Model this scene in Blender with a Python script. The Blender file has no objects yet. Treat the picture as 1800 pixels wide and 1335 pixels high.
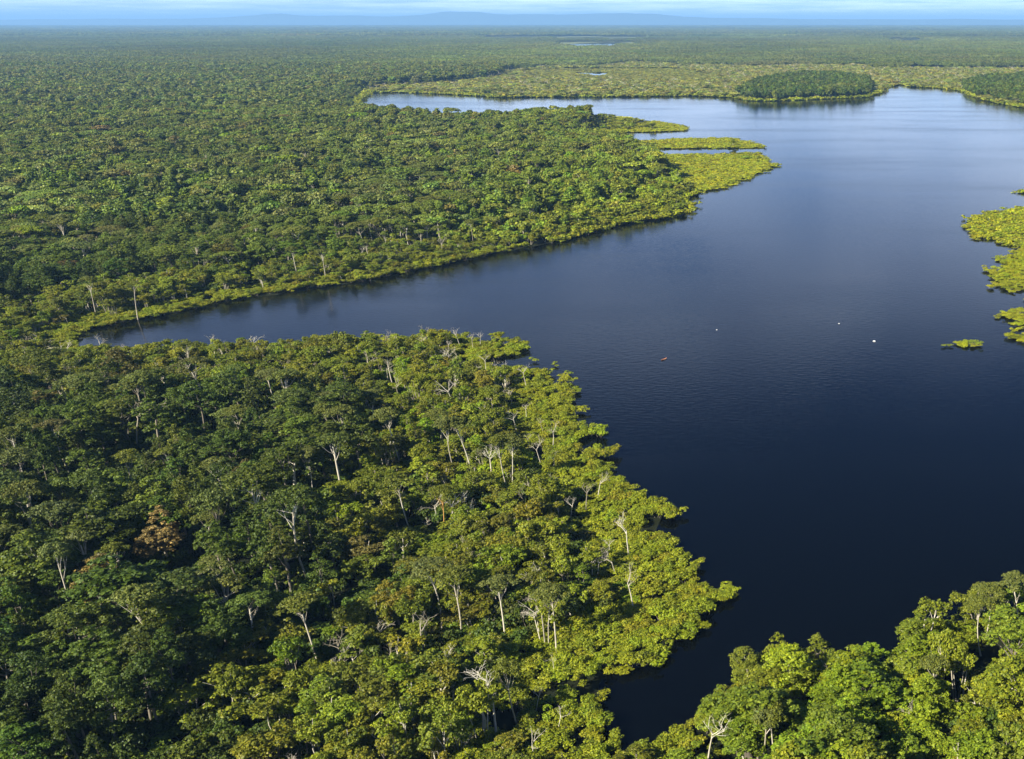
import bpy, math, random
import numpy as np

# ------------------------------------------------------------------ camera, sky, sun, exposure
sc = bpy.context.scene
W_, H_ = 1800.0, 1335.0                 # photograph size, used to trace the shoreline on the ground
FPX, PITCH, CAMH = 1833.0, math.radians(19.0), 130.0
CX, CY = 1600.0, H_ / 2                 # the page is the left part of a wider frame: optical axis lies right of centre
cam_d = bpy.data.cameras.new('camera')
cam = bpy.data.objects.new('camera', cam_d)
sc.collection.objects.link(cam)
cam_d.sensor_fit = 'HORIZONTAL'
cam_d.sensor_width = 36.0
cam_d.lens = FPX / W_ * 36.0
cam_d.shift_x = -(CX - W_ / 2) / W_
cam_d.clip_start, cam_d.clip_end = 1.0, 200000.0
cam.location = (0, 0, CAMH)
cam.rotation_euler = (math.pi / 2 - PITCH, 0, 0)
sc.camera = cam

SUN_EL = math.radians(36)
SUN_AZ = (-0.62, -0.78)                  # where the sun stands: behind the viewer, to the left
n_ = math.hypot(*SUN_AZ); SUN_AZ = (SUN_AZ[0] / n_, SUN_AZ[1] / n_)
sun_d = bpy.data.lights.new('sun', 'SUN')
sun_d.energy = 5.0
sun_d.angle = math.radians(0.5)
sun_d.color = (1.0, 0.95, 0.85)
sun = bpy.data.objects.new('sun', sun_d)
sc.collection.objects.link(sun)
sun.rotation_euler = (math.pi / 2 - SUN_EL, 0, math.atan2(SUN_AZ[0], -SUN_AZ[1]))
sun.location = (0, 0, 400)

world = bpy.data.worlds.new('World'); sc.world = world
world.use_nodes = True
nt = world.node_tree; nt.nodes.clear()
N = lambda t, **k: (lambda nd: ([setattr(nd, a, b) for a, b in k.items()], nd)[1])(nt.nodes.new(t))
out = N('ShaderNodeOutputWorld'); bg = N('ShaderNodeBackground')
sky = N('ShaderNodeTexSky', sky_type='NISHITA', sun_disc=False, sun_elevation=SUN_EL,
        sun_rotation=math.atan2(SUN_AZ[0], SUN_AZ[1]), altitude=100.0, air_density=0.5, dust_density=0.12, ozone_density=3.0)
tc = N('ShaderNodeTexCoord')
sep = N('ShaderNodeSeparateXYZ'); nt.links.new(tc.outputs['Generated'], sep.inputs[0])
zc = N('ShaderNodeMath', operation='MAXIMUM'); zc.inputs[1].default_value = 0.0; nt.links.new(sep.outputs['Z'], zc.inputs[0])
za = N('ShaderNodeMath', operation='ADD'); za.inputs[1].default_value = 0.045; nt.links.new(zc.outputs[0], za.inputs[0])
dx = N('ShaderNodeMath', operation='DIVIDE'); nt.links.new(sep.outputs['X'], dx.inputs[0]); nt.links.new(za.outputs[0], dx.inputs[1])
dy = N('ShaderNodeMath', operation='DIVIDE'); nt.links.new(sep.outputs['Y'], dy.inputs[0]); nt.links.new(za.outputs[0], dy.inputs[1])
cmb = N('ShaderNodeCombineXYZ'); nt.links.new(dx.outputs[0], cmb.inputs[0]); nt.links.new(dy.outputs[0], cmb.inputs[1])
cmb.inputs[2].default_value = 112.9
cn = N('ShaderNodeTexNoise'); cn.inputs['Scale'].default_value = 0.8; cn.inputs['Detail'].default_value = 7; cn.inputs['Roughness'].default_value = 0.62
nt.links.new(cmb.outputs[0], cn.inputs['Vector'])
cr = N('ShaderNodeValToRGB'); cr.color_ramp.elements[0].position = 0.38; cr.color_ramp.elements[1].position = 0.64
nt.links.new(cn.outputs[0], cr.inputs[0])
mx = N('ShaderNodeMix', data_type='RGBA'); cf = N('ShaderNodeMapRange'); cf.inputs['From Min'].default_value = 0.09; cf.inputs['From Max'].default_value = 0.36; cf.inputs['To Min'].default_value = 1.0; cf.inputs['To Max'].default_value = 0.0
nt.links.new(zc.outputs[0], cf.inputs[0])      # cloud banks lie low along the horizon, clearer blue overhead
cm_ = N('ShaderNodeMath', operation='MULTIPLY'); nt.links.new(cr.outputs['Color'], cm_.inputs[0]); nt.links.new(cf.outputs[0], cm_.inputs[1]); cl_ = N('ShaderNodeMapRange'); cl_.inputs['From Max'].default_value = 0.05; cl_.inputs['To Min'].default_value = 0.42; cl_.inputs['To Max'].default_value = 1.0; nt.links.new(zc.outputs[0], cl_.inputs[0])
cn_ = N('ShaderNodeMath', operation='MULTIPLY'); nt.links.new(cm_.outputs[0], cn_.inputs[0]); nt.links.new(cl_.outputs[0], cn_.inputs[1]); nt.links.new(cn_.outputs[0], mx.inputs[0])
hs = N('ShaderNodeHueSaturation'); hs.inputs['Saturation'].default_value = 1.2; hs.inputs['Hue'].default_value = 0.51; nt.links.new(sky.outputs[0], hs.inputs['Color']); nt.links.new(hs.outputs[0], mx.inputs[6]); mx.inputs[7].default_value = (12.0, 13.8, 17.0, 1)
nt.links.new(mx.outputs[2], bg.inputs['Color']); bg.inputs['Strength'].default_value = 0.068
nt.links.new(bg.outputs[0], out.inputs[0])

sc.view_settings.view_transform = 'Standard'
sc.view_settings.look = 'None'
sc.view_settings.gamma = 1.0
sc.view_settings.exposure = 1.12
sc.render.engine = 'CYCLES'
cy = sc.cycles
cy.max_bounces = 5; cy.diffuse_bounces = 2; cy.glossy_bounces = 2; cy.transmission_bounces = 2
cy.volume_bounces = 0; cy.transparent_max_bounces = 4
cy.caustics_reflective = False; cy.caustics_refractive = False

# ------------------------------------------------------------------ helpers
rng = np.random.default_rng(7)
C = sc.collection
sp_, cp_ = math.sin(PITCH), math.cos(PITCH)

def at(u, v, z=0.0):
    """ground (or height z) point seen at photograph pixel u, v"""
    a = (u - CX) / FPX; b = -(v - CY) / FPX
    d = np.array([a, b * sp_ + cp_, b * cp_ - sp_])
    t = (z - CAMH) / d[2]
    return np.array([d[0] * t, d[1] * t])

def proj(P):
    P = np.atleast_2d(np.asarray(P, float)); z = P[:, 2] - CAMH
    dep = P[:, 1] * cp_ - z * sp_
    up = P[:, 1] * sp_ + z * cp_
    return CX + FPX * P[:, 0] / dep, CY - FPX * up / dep, dep

def vnoise(x, y, s, seed=0):
    """smooth value noise, 0..1"""
    x = np.asarray(x) / s; y = np.asarray(y) / s
    ix = np.floor(x).astype(np.int64); iy = np.floor(y).astype(np.int64)
    fx = x - ix; fy = y - iy; fx = fx * fx * (3 - 2 * fx); fy = fy * fy * (3 - 2 * fy)
    def h(a, b):
        n = (a * 374761393 + b * 668265263 + seed * 982451653) & 0x7fffffff
        n = ((n ^ (n >> 13)) * 1274126177) & 0x7fffffff
        return ((n ^ (n >> 16)) & 0xffff) / 65535.0
    return (h(ix, iy) * (1 - fx) + h(ix + 1, iy) * fx) * (1 - fy) + (h(ix, iy + 1) * (1 - fx) + h(ix + 1, iy + 1) * fx) * fy

def fnoise(x, y, s, seed=0):
    return 0.55 * vnoise(x, y, s, seed) + 0.3 * vnoise(x, y, s / 2.3, seed + 1) + 0.15 * vnoise(x, y, s / 5.1, seed + 2)

def inside(P, poly):
    x, y = P[:, 0], P[:, 1]; r = np.zeros(len(P), bool); n = len(poly)
    for i in range(n):
        x0, y0 = poly[i]; x1, y1 = poly[(i + 1) % n]
        c = (y0 > y) != (y1 > y)
        with np.errstate(divide='ignore', invalid='ignore'):
            r ^= c & (x < (x1 - x0) * (y - y0) / (y1 - y0 + 1e-12) + x0)
    return r

def pdist(P, poly):
    d = np.full(len(P), 1e18); n = len(poly)
    for i in range(n):
        a = poly[i]; e = poly[(i + 1) % n] - a
        t = np.clip(((P[:, 0] - a[0]) * e[0] + (P[:, 1] - a[1]) * e[1]) / (e @ e + 1e-9), 0, 1)
        d = np.minimum(d, (P[:, 0] - a[0] - t * e[0]) ** 2 + (P[:, 1] - a[1] - t * e[1]) ** 2)
    return np.sqrt(d)

def rough(poly, step, amp, seed):
    """subdivide a ground outline and make it irregular"""
    r = np.random.default_rng(seed); o = []
    n = len(poly)
    for i in range(n):
        a = poly[i]; b = poly[(i + 1) % n]; L = np.linalg.norm(b - a)
        st = max(step, 0.012 * np.linalg.norm((a + b) / 2))
        k = max(1, int(L / st))
        for j in range(k):
            p = a + (b - a) * j / k
            if 0 < j: p = p + r.normal(0, amp * min(1.0, L / k / step), 2)
            o.append(p)
    return np.array(o)

def px_poly(pts, z=0.0):
    return np.array([at(p[0], p[1], p[2] if len(p) > 2 else z) for p in pts])

def mk_mesh(name, V, F, mats, midx=None, attr=None, smooth=False):
    V = np.asarray(V, np.float32); F = np.asarray(F, np.int32)
    m = bpy.data.meshes.new(name); k = F.shape[1]
    m.vertices.add(len(V)); m.vertices.foreach_set('co', V.ravel())
    m.loops.add(F.size); m.loops.foreach_set('vertex_index', F.ravel())
    m.polygons.add(len(F)); m.polygons.foreach_set('loop_start', np.arange(len(F), dtype=np.int32) * k)
    for mt in mats: m.materials.append(mt)
    if midx is not None: m.polygons.foreach_set('material_index', np.asarray(midx, np.int32))
    if smooth: m.polygons.foreach_set('use_smooth', np.ones(len(F), bool))
    if attr is not None:
        a = m.attributes.new('lv', 'FLOAT', 'FACE'); a.data.foreach_set('value', np.asarray(attr, np.float32))
    m.update(calc_edges=True); m.validate()
    return m

def link(name, data, parent=None, loc=None):
    o = bpy.data.objects.new(name, data); C.objects.link(o)
    if parent is not None: o.parent = parent
    if loc is not None: o.location = loc
    return o

def tag(o, label=None, cat=None, group=None, kind=None):
    if label: o['label'] = label
    if cat: o['category'] = cat
    if group: o['group'] = group
    if kind: o['kind'] = kind
    return o

# ------------------------------------------------------------------ materials
def new_mat(name):
    m = bpy.data.materials.new(name); m.use_nodes = True
    t = m.node_tree; t.nodes.clear()
    return m, t

def nd(t, typ, **k):
    x = t.nodes.new(typ)
    for a, b in k.items(): setattr(x, a, b)
    return x

def leaf_material(name, spec=0.25):
    m, t = new_mat(name)
    o = nd(t, 'ShaderNodeOutputMaterial'); b = nd(t, 'ShaderNodeBsdfPrincipled'); tr = nd(t, 'ShaderNodeBsdfTranslucent'); ms = nd(t, 'ShaderNodeMixShader')
    tint = nd(t, 'ShaderNodeAttribute', attribute_type='INSTANCER', attribute_name='tint')
    lv = nd(t, 'ShaderNodeAttribute', attribute_type='GEOMETRY', attribute_name='lv')
    mr = nd(t, 'ShaderNodeMapRange'); mr.inputs['To Min'].default_value = 0.62; mr.inputs['To Max'].default_value = 1.38
    t.links.new(lv.outputs['Fac'], mr.inputs['Value'])
    ramp = nd(t, 'ShaderNodeValToRGB'); e = ramp.color_ramp.elements
    e[0].position = 0.0; e[0].color = (0.86, 0.98, 1.0, 1); e[1].position = 1.0; e[1].color = (1.16, 1.02, 0.75, 1)
    t.links.new(lv.outputs['Fac'], ramp.inputs[0])
    m1 = nd(t, 'ShaderNodeMix', data_type='RGBA', blend_type='MULTIPLY'); m1.inputs[0].default_value = 1
    t.links.new(tint.outputs['Color'], m1.inputs[6]); t.links.new(ramp.outputs['Color'], m1.inputs[7])
    m2 = nd(t, 'ShaderNodeVectorMath', operation='SCALE'); t.links.new(m1.outputs[2], m2.inputs[0]); t.links.new(mr.outputs[0], m2.inputs['Scale'])
    t.links.new(m2.outputs[0], b.inputs['Base Color']); t.links.new(m2.outputs[0], tr.inputs['Color'])
    b.inputs['Roughness'].default_value = 0.55; b.inputs['Specular IOR Level'].default_value = spec
    ms.inputs[0].default_value = 0.22
    t.links.new(b.outputs[0], ms.inputs[1]); t.links.new(tr.outputs[0], ms.inputs[2]); t.links.new(ms.outputs[0], o.inputs[0])
    return m

def bark_material(name, c0, c1):
    m, t = new_mat(name)
    o = nd(t, 'ShaderNodeOutputMaterial'); b = nd(t, 'ShaderNodeBsdfPrincipled')
    oi = nd(t, 'ShaderNodeObjectInfo'); tc = nd(t, 'ShaderNodeTexCoord')
    nz = nd(t, 'ShaderNodeTexNoise'); nz.inputs['Scale'].default_value = 0.9; nz.inputs['Detail'].default_value = 4
    t.links.new(tc.outputs['Object'], nz.inputs['Vector'])
    ad = nd(t, 'ShaderNodeMath', operation='ADD'); t.links.new(nz.outputs[0], ad.inputs[0]); t.links.new(oi.outputs['Random'], ad.inputs[1])
    sb = nd(t, 'ShaderNodeMath', operation='SUBTRACT'); sb.inputs[1].default_value = 0.5; t.links.new(ad.outputs[0], sb.inputs[0])
    rp = nd(t, 'ShaderNodeValToRGB'); rp.color_ramp.elements[0].color = (*c0, 1); rp.color_ramp.elements[1].color = (*c1, 1)
    t.links.new(sb.outputs[0], rp.inputs[0]); t.links.new(rp.outputs[0], b.inputs['Base Color'])
    b.inputs['Roughness'].default_value = 0.85
    bm = nd(t, 'ShaderNodeBump'); bm.inputs['Strength'].default_value = 0.4; t.links.new(nz.outputs[0], bm.inputs['Height']); t.links.new(bm.outputs[0], b.inputs['Normal'])
    t.links.new(b.outputs[0], o.inputs[0])
    return m

M_LEAF = leaf_material('foliage')
M_BARK = bark_material('grey_bark', (0.09, 0.075, 0.05), (0.27, 0.23, 0.16))
M_PALE = bark_material('pale_bark', (0.34, 0.29, 0.19), (0.66, 0.60, 0.45))
M_ORNG = bark_material('orange_bark', (0.42, 0.20, 0.05), (0.62, 0.34, 0.08))

def ground_material():
    m, t = new_mat('swamp_ground')
    o = nd(t, 'ShaderNodeOutputMaterial'); b = nd(t, 'ShaderNodeBsdfPrincipled'); g = nd(t, 'ShaderNodeNewGeometry')
    n1 = nd(t, 'ShaderNodeTexNoise'); n1.inputs['Scale'].default_value = 0.0016; n1.inputs['Detail'].default_value = 9; n1.inputs['Roughness'].default_value = 0.65
    n2 = nd(t, 'ShaderNodeTexNoise'); n2.inputs['Scale'].default_value = 0.12; n2.inputs['Detail'].default_value = 6
    t.links.new(g.outputs['Position'], n1.inputs['Vector']); t.links.new(g.outputs['Position'], n2.inputs['Vector'])
    r1 = nd(t, 'ShaderNodeValToRGB'); e = r1.color_ramp.elements
    e[0].position = 0.3; e[0].color = (0.010, 0.013, 0.006, 1); e[1].position = 0.7; e[1].color = (0.024, 0.028, 0.010, 1)
    t.links.new(n1.outputs[0], r1.inputs[0])
    r2 = nd(t, 'ShaderNodeMapRange'); r2.inputs['To Min'].default_value = 0.5; r2.inputs['To Max'].default_value = 1.5; t.links.new(n2.outputs[0], r2.inputs[0])
    v = nd(t, 'ShaderNodeVectorMath', operation='SCALE'); t.links.new(r1.outputs[0], v.inputs[0]); t.links.new(r2.outputs[0], v.inputs['Scale'])
    t.links.new(v.outputs[0], b.inputs['Base Color']); b.inputs['Roughness'].default_value = 0.9
    b.inputs['Specular IOR Level'].default_value = 0.1
    t.links.new(b.outputs[0], o.inputs[0])
    return m

def water_material(name, rings=None, rough=(.01, .16), wave=.5):
    m, t = new_mat(name)
    o = nd(t, 'ShaderNodeOutputMaterial'); b = nd(t, 'ShaderNodeBsdfPrincipled'); g = nd(t, 'ShaderNodeNewGeometry')
    b.inputs['Base Color'].default_value = (0.0012, 0.0016, 0.002, 1); b.inputs['IOR'].default_value = 1.33; b.inputs['Specular IOR Level'].default_value = 0.25
    nb = nd(t, 'ShaderNodeTexNoise'); nb.inputs['Scale'].default_value = 0.009; nb.inputs['Detail'].default_value = 7; nb.inputs['Roughness'].default_value = 0.6
    mw_ = nd(t, 'ShaderNodeMapping'); mw_.inputs['Scale'].default_value = (0.45, 1.5, 1.0); mw_.inputs['Rotation'].default_value = (0, 0, 0.25)
    t.links.new(g.outputs['Position'], mw_.inputs['Vector']); t.links.new(mw_.outputs[0], nb.inputs['Vector'])
    rr = nd(t, 'ShaderNodeMapRange'); rr.inputs['From Min'].default_value = 0.35; rr.inputs['From Max'].default_value = 0.65
    rr.inputs['To Min'].default_value = rough[0]; rr.inputs['To Max'].default_value = rough[1]
    t.links.new(nb.outputs[0], rr.inputs[0]); t.links.new(rr.outputs[0], b.inputs['Roughness'])
    n1 = nd(t, 'ShaderNodeTexNoise'); n1.inputs['Scale'].default_value = 0.55; n1.inputs['Detail'].default_value = 3
    mp = nd(t, 'ShaderNodeMapping'); mp.inputs['Scale'].default_value = (0.55, 1.3, 1.0); mp.inputs['Rotation'].default_value = (0, 0, 0.35)
    t.links.new(g.outputs['Position'], mp.inputs['Vector']); t.links.new(mp.outputs[0], n1.inputs['Vector'])
    h = n1.outputs[0]
    if rings:                                                   # the wake arcs spreading on the open water
        cxy, r0, r1, wl = rings
        sv = nd(t, 'ShaderNodeVectorMath', operation='SUBTRACT'); sv.inputs[1].default_value = (cxy[0], cxy[1], 0); t.links.new(g.outputs['Position'], sv.inputs[0])
        ln = nd(t, 'ShaderNodeVectorMath', operation='LENGTH'); t.links.new(sv.outputs[0], ln.inputs[0])
        ml = nd(t, 'ShaderNodeMath', operation='MULTIPLY'); ml.inputs[1].default_value = 2 * math.pi / wl; t.links.new(ln.outputs['Value'], ml.inputs[0])
        sn = nd(t, 'ShaderNodeMath', operation='SINE'); t.links.new(ml.outputs[0], sn.inputs[0])
        fr = nd(t, 'ShaderNodeValToRGB'); fr.color_ramp.interpolation = 'EASE'
        el = fr.color_ramp.elements; el[0].position = 0.0; el[0].color = (0, 0, 0, 1); el[1].position = 1.0; el[1].color = (0, 0, 0, 1)
        mid = fr.color_ramp.elements.new(0.5); mid.color = (1, 1, 1, 1)
        mr = nd(t, 'ShaderNodeMapRange'); mr.inputs['From Min'].default_value = r0; mr.inputs['From Max'].default_value = r1; t.links.new(ln.outputs['Value'], mr.inputs[0]); t.links.new(mr.outputs[0], fr.inputs[0])
        nb2 = nd(t, 'ShaderNodeMapRange'); nb2.inputs['From Min'].default_value = 0.42; nb2.inputs['From Max'].default_value = 0.6; t.links.new(nb.outputs[0], nb2.inputs[0])
        a1 = nd(t, 'ShaderNodeMath', operation='MULTIPLY'); t.links.new(sn.outputs[0], a1.inputs[0]); t.links.new(fr.outputs[0], a1.inputs[1])
        a2 = nd(t, 'ShaderNodeMath', operation='MULTIPLY'); t.links.new(a1.outputs[0], a2.inputs[0]); t.links.new(nb2.outputs[0], a2.inputs[1])
        a3 = nd(t, 'ShaderNodeMath', operation='MULTIPLY_ADD'); a3.inputs[1].default_value = 0.09; t.links.new(a2.outputs[0], a3.inputs[0]); t.links.new(h, a3.inputs[2])
        h = a3.outputs[0]
    bm = nd(t, 'ShaderNodeBump'); bm.inputs['Strength'].default_value = wave; bm.inputs['Distance'].default_value = 0.12
    t.links.new(h, bm.inputs['Height']); t.links.new(bm.outputs[0], b.inputs['Normal'])
    t.links.new(b.outputs[0], o.inputs[0])
    return m

def plain_material(name, col, rough=0.5, nscale=3.0, var=0.25):
    m, t = new_mat(name)
    o = nd(t, 'ShaderNodeOutputMaterial'); b = nd(t, 'ShaderNodeBsdfPrincipled'); tc = nd(t, 'ShaderNodeTexCoord')
    nz = nd(t, 'ShaderNodeTexNoise'); nz.inputs['Scale'].default_value = nscale; nz.inputs['Detail'].default_value = 5; t.links.new(tc.outputs['Object'], nz.inputs['Vector'])
    mr = nd(t, 'ShaderNodeMapRange'); mr.inputs['To Min'].default_value = 1 - var; mr.inputs['To Max'].default_value = 1 + var; t.links.new(nz.outputs[0], mr.inputs[0])
    v = nd(t, 'ShaderNodeVectorMath', operation='SCALE'); v.inputs[0].default_value = col; t.links.new(mr.outputs[0], v.inputs['Scale'])
    t.links.new(v.outputs[0], b.inputs['Base Color']); b.inputs['Roughness'].default_value = rough
    t.links.new(b.outputs[0], o.inputs[0])
    return m

# ------------------------------------------------------------------ shoreline, traced on the ground
FAR = 0.0
LAKE_PX = [(118,590,0),(190,573,0),(250,561,0),(310,551,0),(370,536,0),(440,523,0),(520,509,0),(600,501,0),(680,488,0),(760,471,0),
 (850,451,0),(900,441,0),(960,429,0),(1010,419,0),(1060,406,0),(1110,391,0),(1165,385,0),(1205,379,0),(1216,364,0),(1200,352,0),
 (1240,338,0),(1290,325,0),(1330,308,0),(1366,293,0),(1345,281,0),(1332,270,0),(1345,262,0),(1318,247,2),(1285,239,3.5),(1210,239,3.5),(1130,244,3.5),(1062,243,3.5),
 (1072,234,0),(1140,233,0),(1200,231,0),(1212,224,1),(1185,217,2),(1130,209,2),(1080,203,3),(1030,201,4),(980,203,6),(900,203,10),(850,203,12),
 (800,201,12),(760,196,13),(700,188,14),(660,180,14),(625,172,10),(650,164,0),(700,163,0),(760,165,0),(820,168,0),(880,172,0),(1000,171,0),
 (1100,171,0),(1210,169,0),(1290,172,0),(1320,178,0),(1370,178,0),(1440,175,0),(1520,172,0),(1548,163,0),(1556,156,0),(1578,149,0),(1602,153,0),
 (1640,155,0),(1690,160,0),(1710,170,0),(1750,181,0),(1800,190,0),(2100,215,0),(2400,300,0),(2500,620,0),(2300,1010,0),(2000,1035,5),(1800,1045,6),
 (1735,1045,6),(1690,1060,5),(1640,1085,4),(1612,1100,4),(1592,1130,4),(1545,1130,7),(1520,1105,12),(1480,1088,12),(1400,1082,12),(1340,1088,12),(1300,1105,12),
 (1272,1165,9),(1262,1210,6),(1215,1250,4),(1165,1280,3.5),(1115,1310,3.5),(1060,1345,0),(1035,1310,0),(1060,1260,0),(1052,1205,0),(1065,1180,1),(1105,1158,1),(1170,1128,1),
 (1225,1105,1),(1232,1060,1.5),(1215,1010,1.5),(1180,965,1.5),(1150,930,1.5),(1165,895,1.5),(1125,860,1.5),(1055,835,1.5),(1040,800,1.5),(1005,775,1.5),(1010,745,1.5),
 (980,715,1.5),(970,690,1.5),(965,670,1.5),(965,652,1.5),(930,650,1.5),(890,648,1.5),(850,640,1.5),(840,625,1.5),(880,612,2),(900,600,2),(855,590,3),
 (810,583,3),(760,583,3),(690,590,3),(600,592,3),(500,600,4),(430,600,4),(340,600,4),(260,606,4),(170,608,4),(125,603,3)]
LAKE = px_poly(LAKE_PX)
LAKE = rough(LAKE, 9.0, 1.8, 3)

def blob(u, v, ru, rv, seed, n=22, z=0.0):
    """irregular water or marsh patch outlined on the ground around a picture point"""
    r = np.random.default_rng(seed); k = []
    ph = r.uniform(0, 6.28, 3)
    for i in range(n):
        a = 2 * math.pi * i / n; q = 1 + 0.22 * math.sin(2 * a + ph[0]) + 0.16 * math.sin(3 * a + ph[1]) + 0.1 * math.sin(5 * a + ph[2])
        k.append((u + ru * q * math.cos(a), v + rv * q * math.sin(a), z))
    return px_poly(k)

PONDS = [('pond', blob(1050, 78.3, 68, 2.8, 1)), ('pond', blob(1060, 67.0, 70, 1.1, 3)), ('pond', blob(905, 66.4, 45, 0.9, 2)), ('pond', blob(1045, 130.5, 36, 2.8, 4)), ('pond', blob(1592, 70.5, 26, 1.2, 6)),
         ('channel', px_poly([(1112,267.5,3),(1200,268,3),(1280,267,3),(1345,266,2),(1345,261,0),(1280,261,0),(1200,262,0),(1112,262.5,0)])),
         ('pool', blob(655, 692, 17, 5, 11)), ('pool', blob(738, 716, 17, 6, 12)), ('pool', blob(742, 748, 13, 8, 13)), ('pool', blob(793, 829, 15, 6, 14)), ('pool', blob(880, 772, 15, 7, 15)),
         ('pool', blob(700, 955, 14, 7, 16))]
SWAMP = px_poly([(640,655),(760,650),(840,690),(930,820),(925,900),(860,905),(770,850),(690,790),(640,720)])      # open swamp with pale boles
TONGUE = px_poly([(1040,200),(1200,215),(1215,228),(1330,240),(1360,262),(1375,295),(1330,315),(1240,345),(1190,330),(1160,300),(1090,270),(1030,240)])
MARSH = px_poly([(640,160),(760,150),(860,140),(930,122),(1100,112),(1300,118),(1500,118),(1700,122),(2000,122),(2000,196),(1750,184),(1690,163),(1600,156),(1400,178),(1200,172),(900,175),(700,166)])
GRASSY = px_poly([(915,126),(1000,121),(1200,122),(1290,140),(1200,146),(1040,142),(940,138)])
CLUMP1 = px_poly([(1300,170),(1318,158),(1345,146),(1400,138),(1470,138),(1520,146),(1535,160),(1520,172),(1440,177),(1330,180)])
CLUMP2 = px_poly([(1700,168),(1695,155),(1720,145),(1800,140),(2000,140),(2000,200),(1800,188)])
LIME = px_poly([(768,440),(800,433),(850,429),(872,436),(850,446),(790,452)])
ISLES = [px_poly([(1696,396),(1704,379),(1740,371),(1800,363),(1960,350),(1980,425),(1800,431),(1765,428),(1740,418),(1704,415)], 1.5),
         px_poly([(1736,474),(1765,464),(1748,454),(1778,440),(1790,428),(1900,425),(1900,505),(1790,508),(1752,503)], 1.5),
         px_poly([(1742,548),(1790,547),(1900,543),(1900,608),(1800,608),(1764,603),(1758,596),(1778,585),(1765,564)], 1.5),
         px_poly([(1674,605),(1688,599),(1718,601),(1714,610),(1690,614)], 1.0),
         px_poly([(1780,334),(1800,330),(1900,328),(1900,343),(1790,339)], 1.5),
         px_poly([(1788,525),(1900,521),(1900,529),(1792,530)], 1.0)]

def in_marsh(P):
    j = 170 * (fnoise(P[:, 0], P[:, 1], 130, 201) - .5), 320 * (fnoise(P[:, 0], P[:, 1], 130, 204) - .5)
    return inside(P + np.c_[j[0], j[1]], MARSH)

def lake_sd(P):
    d = pdist(P, LAKE); return np.where(inside(P, LAKE), -d, d)

# ------------------------------------------------------------------ ground, water, hills
M_GROUND = ground_material()
gx = np.array([-90000, -30000, -9000, -3000, -1000, 0, 1000, 3000, 9000, 30000, 60000.0]); gy = np.array([-3000, -600, 0, 300, 700, 1500, 3000, 8000, 20000, 50000, 100000.0])
GV = np.array([(x, y, 0) for y in gy for x in gx]); k = len(gx)
GF = [(j * k + i, j * k + i + 1, (j + 1) * k + i + 1, (j + 1) * k + i) for j in range(len(gy) - 1) for i in range(k - 1)]
tag(link('ground', mk_mesh('ground', GV, GF, [M_GROUND])), kind='structure')

def sheet(name, poly, z, mat):
    m = bpy.data.meshes.new(name)
    m.from_pydata([(p[0], p[1], z) for p in poly], [], [tuple(range(len(poly)))])
    m.materials.append(mat); m.update()
    if m.polygons[0].normal.z < 0: m.flip_normals()
    return tag(link(name, m), kind='structure')
rc = at(1560, 720)
M_WATER = water_material('lake_water', (rc, 6.0, 60.0, 3.0))
M_POND = water_material('pond_water', rough=(.03, .06), wave=.06)
sheet('lake', LAKE, 0.12, M_WATER)
for nm, pl in PONDS: sheet('water', pl, 0.10, M_POND)
# open grass round the distant ponds
M_GRASSLAND = plain_material('marsh_grass', (0.15, 0.165, 0.035), .9, .01, .35)
for (u, v, ru, rv, sd_) in ((1050, 80, 170, 7.5, 41), (985, 67.3, 230, 3.6, 42), (1592, 71.5, 90, 5, 44)):
    sheet('marsh_field', blob(u, v, ru, rv, sd_, 40), 0.05, M_GRASSLAND)

M_HILL = plain_material('hill_forest', (0.05, 0.07, 0.025), 0.9, 0.004, 0.4)
def hills():
    # silhouette on the horizon: (picture x, rise above the flat horizon in picture pixels)
    sil = [(-400,0.3),(0,1.5),(150,2.2),(330,2.6),(400,5),(440,7.5),(495,10),(540,7.5),(600,7),(680,6.5),(740,9),(790,13),(840,13),(880,10),(960,8.5),(1020,9),(1090,10),(1150,10),(1200,5.5),(1300,3.5),(1450,2.5),(1700,2),(2000,1),(2300,0.2)]
    D = 39000.0; us = np.linspace(-400, 2300, 200); rise = np.interp(us, [s[0] for s in sil], [s[1] for s in sil])
    rise += 0.7 * (fnoise(us, us * 0, 60, 5) - 0.5) * np.minimum(rise, 6) * 0.5
    V, F = [], []; rows = 9
    for i, u in enumerate(us):
        x = (u - CX) / FPX * D * cp_; top = CAMH + rise[i] / FPX * D * 1.06
        for j in range(rows):
            s = j / (rows - 1); y = D - 2500 + 5000 * s
            V.append((x * y / D, y, max(-2, top * math.sin(math.pi * s) ** 1.2 * (1 + 0.25 * (fnoise(x + 9e5, y, 1800, 9) - 0.5)) - 1)))
    for i in range(len(us) - 1):
        for j in range(rows - 1):
            a = i * rows + j; F.append((a, a + rows, a + rows + 1, a + 1))
    tag(link('hills', mk_mesh('hills', V, F, [M_HILL], smooth=True)), kind='structure')
hills()

# haze: one closed box of even air round everything
def haze_box():
    x0, x1, y0, y1, z0, z1 = -95000, 65000, -4000, 105000, -3, 480
    V = [(x, y, z) for z in (z0, z1) for y in (y0, y1) for x in (x0, x1)]
    F = [(0, 2, 3, 1), (4, 5, 7, 6), (0, 1, 5, 4), (2, 6, 7, 3), (0, 4, 6, 2), (1, 3, 7, 5)]
    m, t = new_mat('haze_air'); o = nd(t, 'ShaderNodeOutputMaterial'); v = nd(t, 'ShaderNodeVolumePrincipled')
    v.inputs['Color'].default_value = (0.32, 0.62, 1.0, 1); v.inputs['Density'].default_value = 4.4e-5; v.inputs['Anisotropy'].default_value = 0.0
    t.links.new(v.outputs[0], o.inputs['Volume'])
    tag(link('haze', mk_mesh('haze', V, F, [m])), 'pale blue haze over the distant forest', 'haze', kind='stuff')
haze_box()

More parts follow.
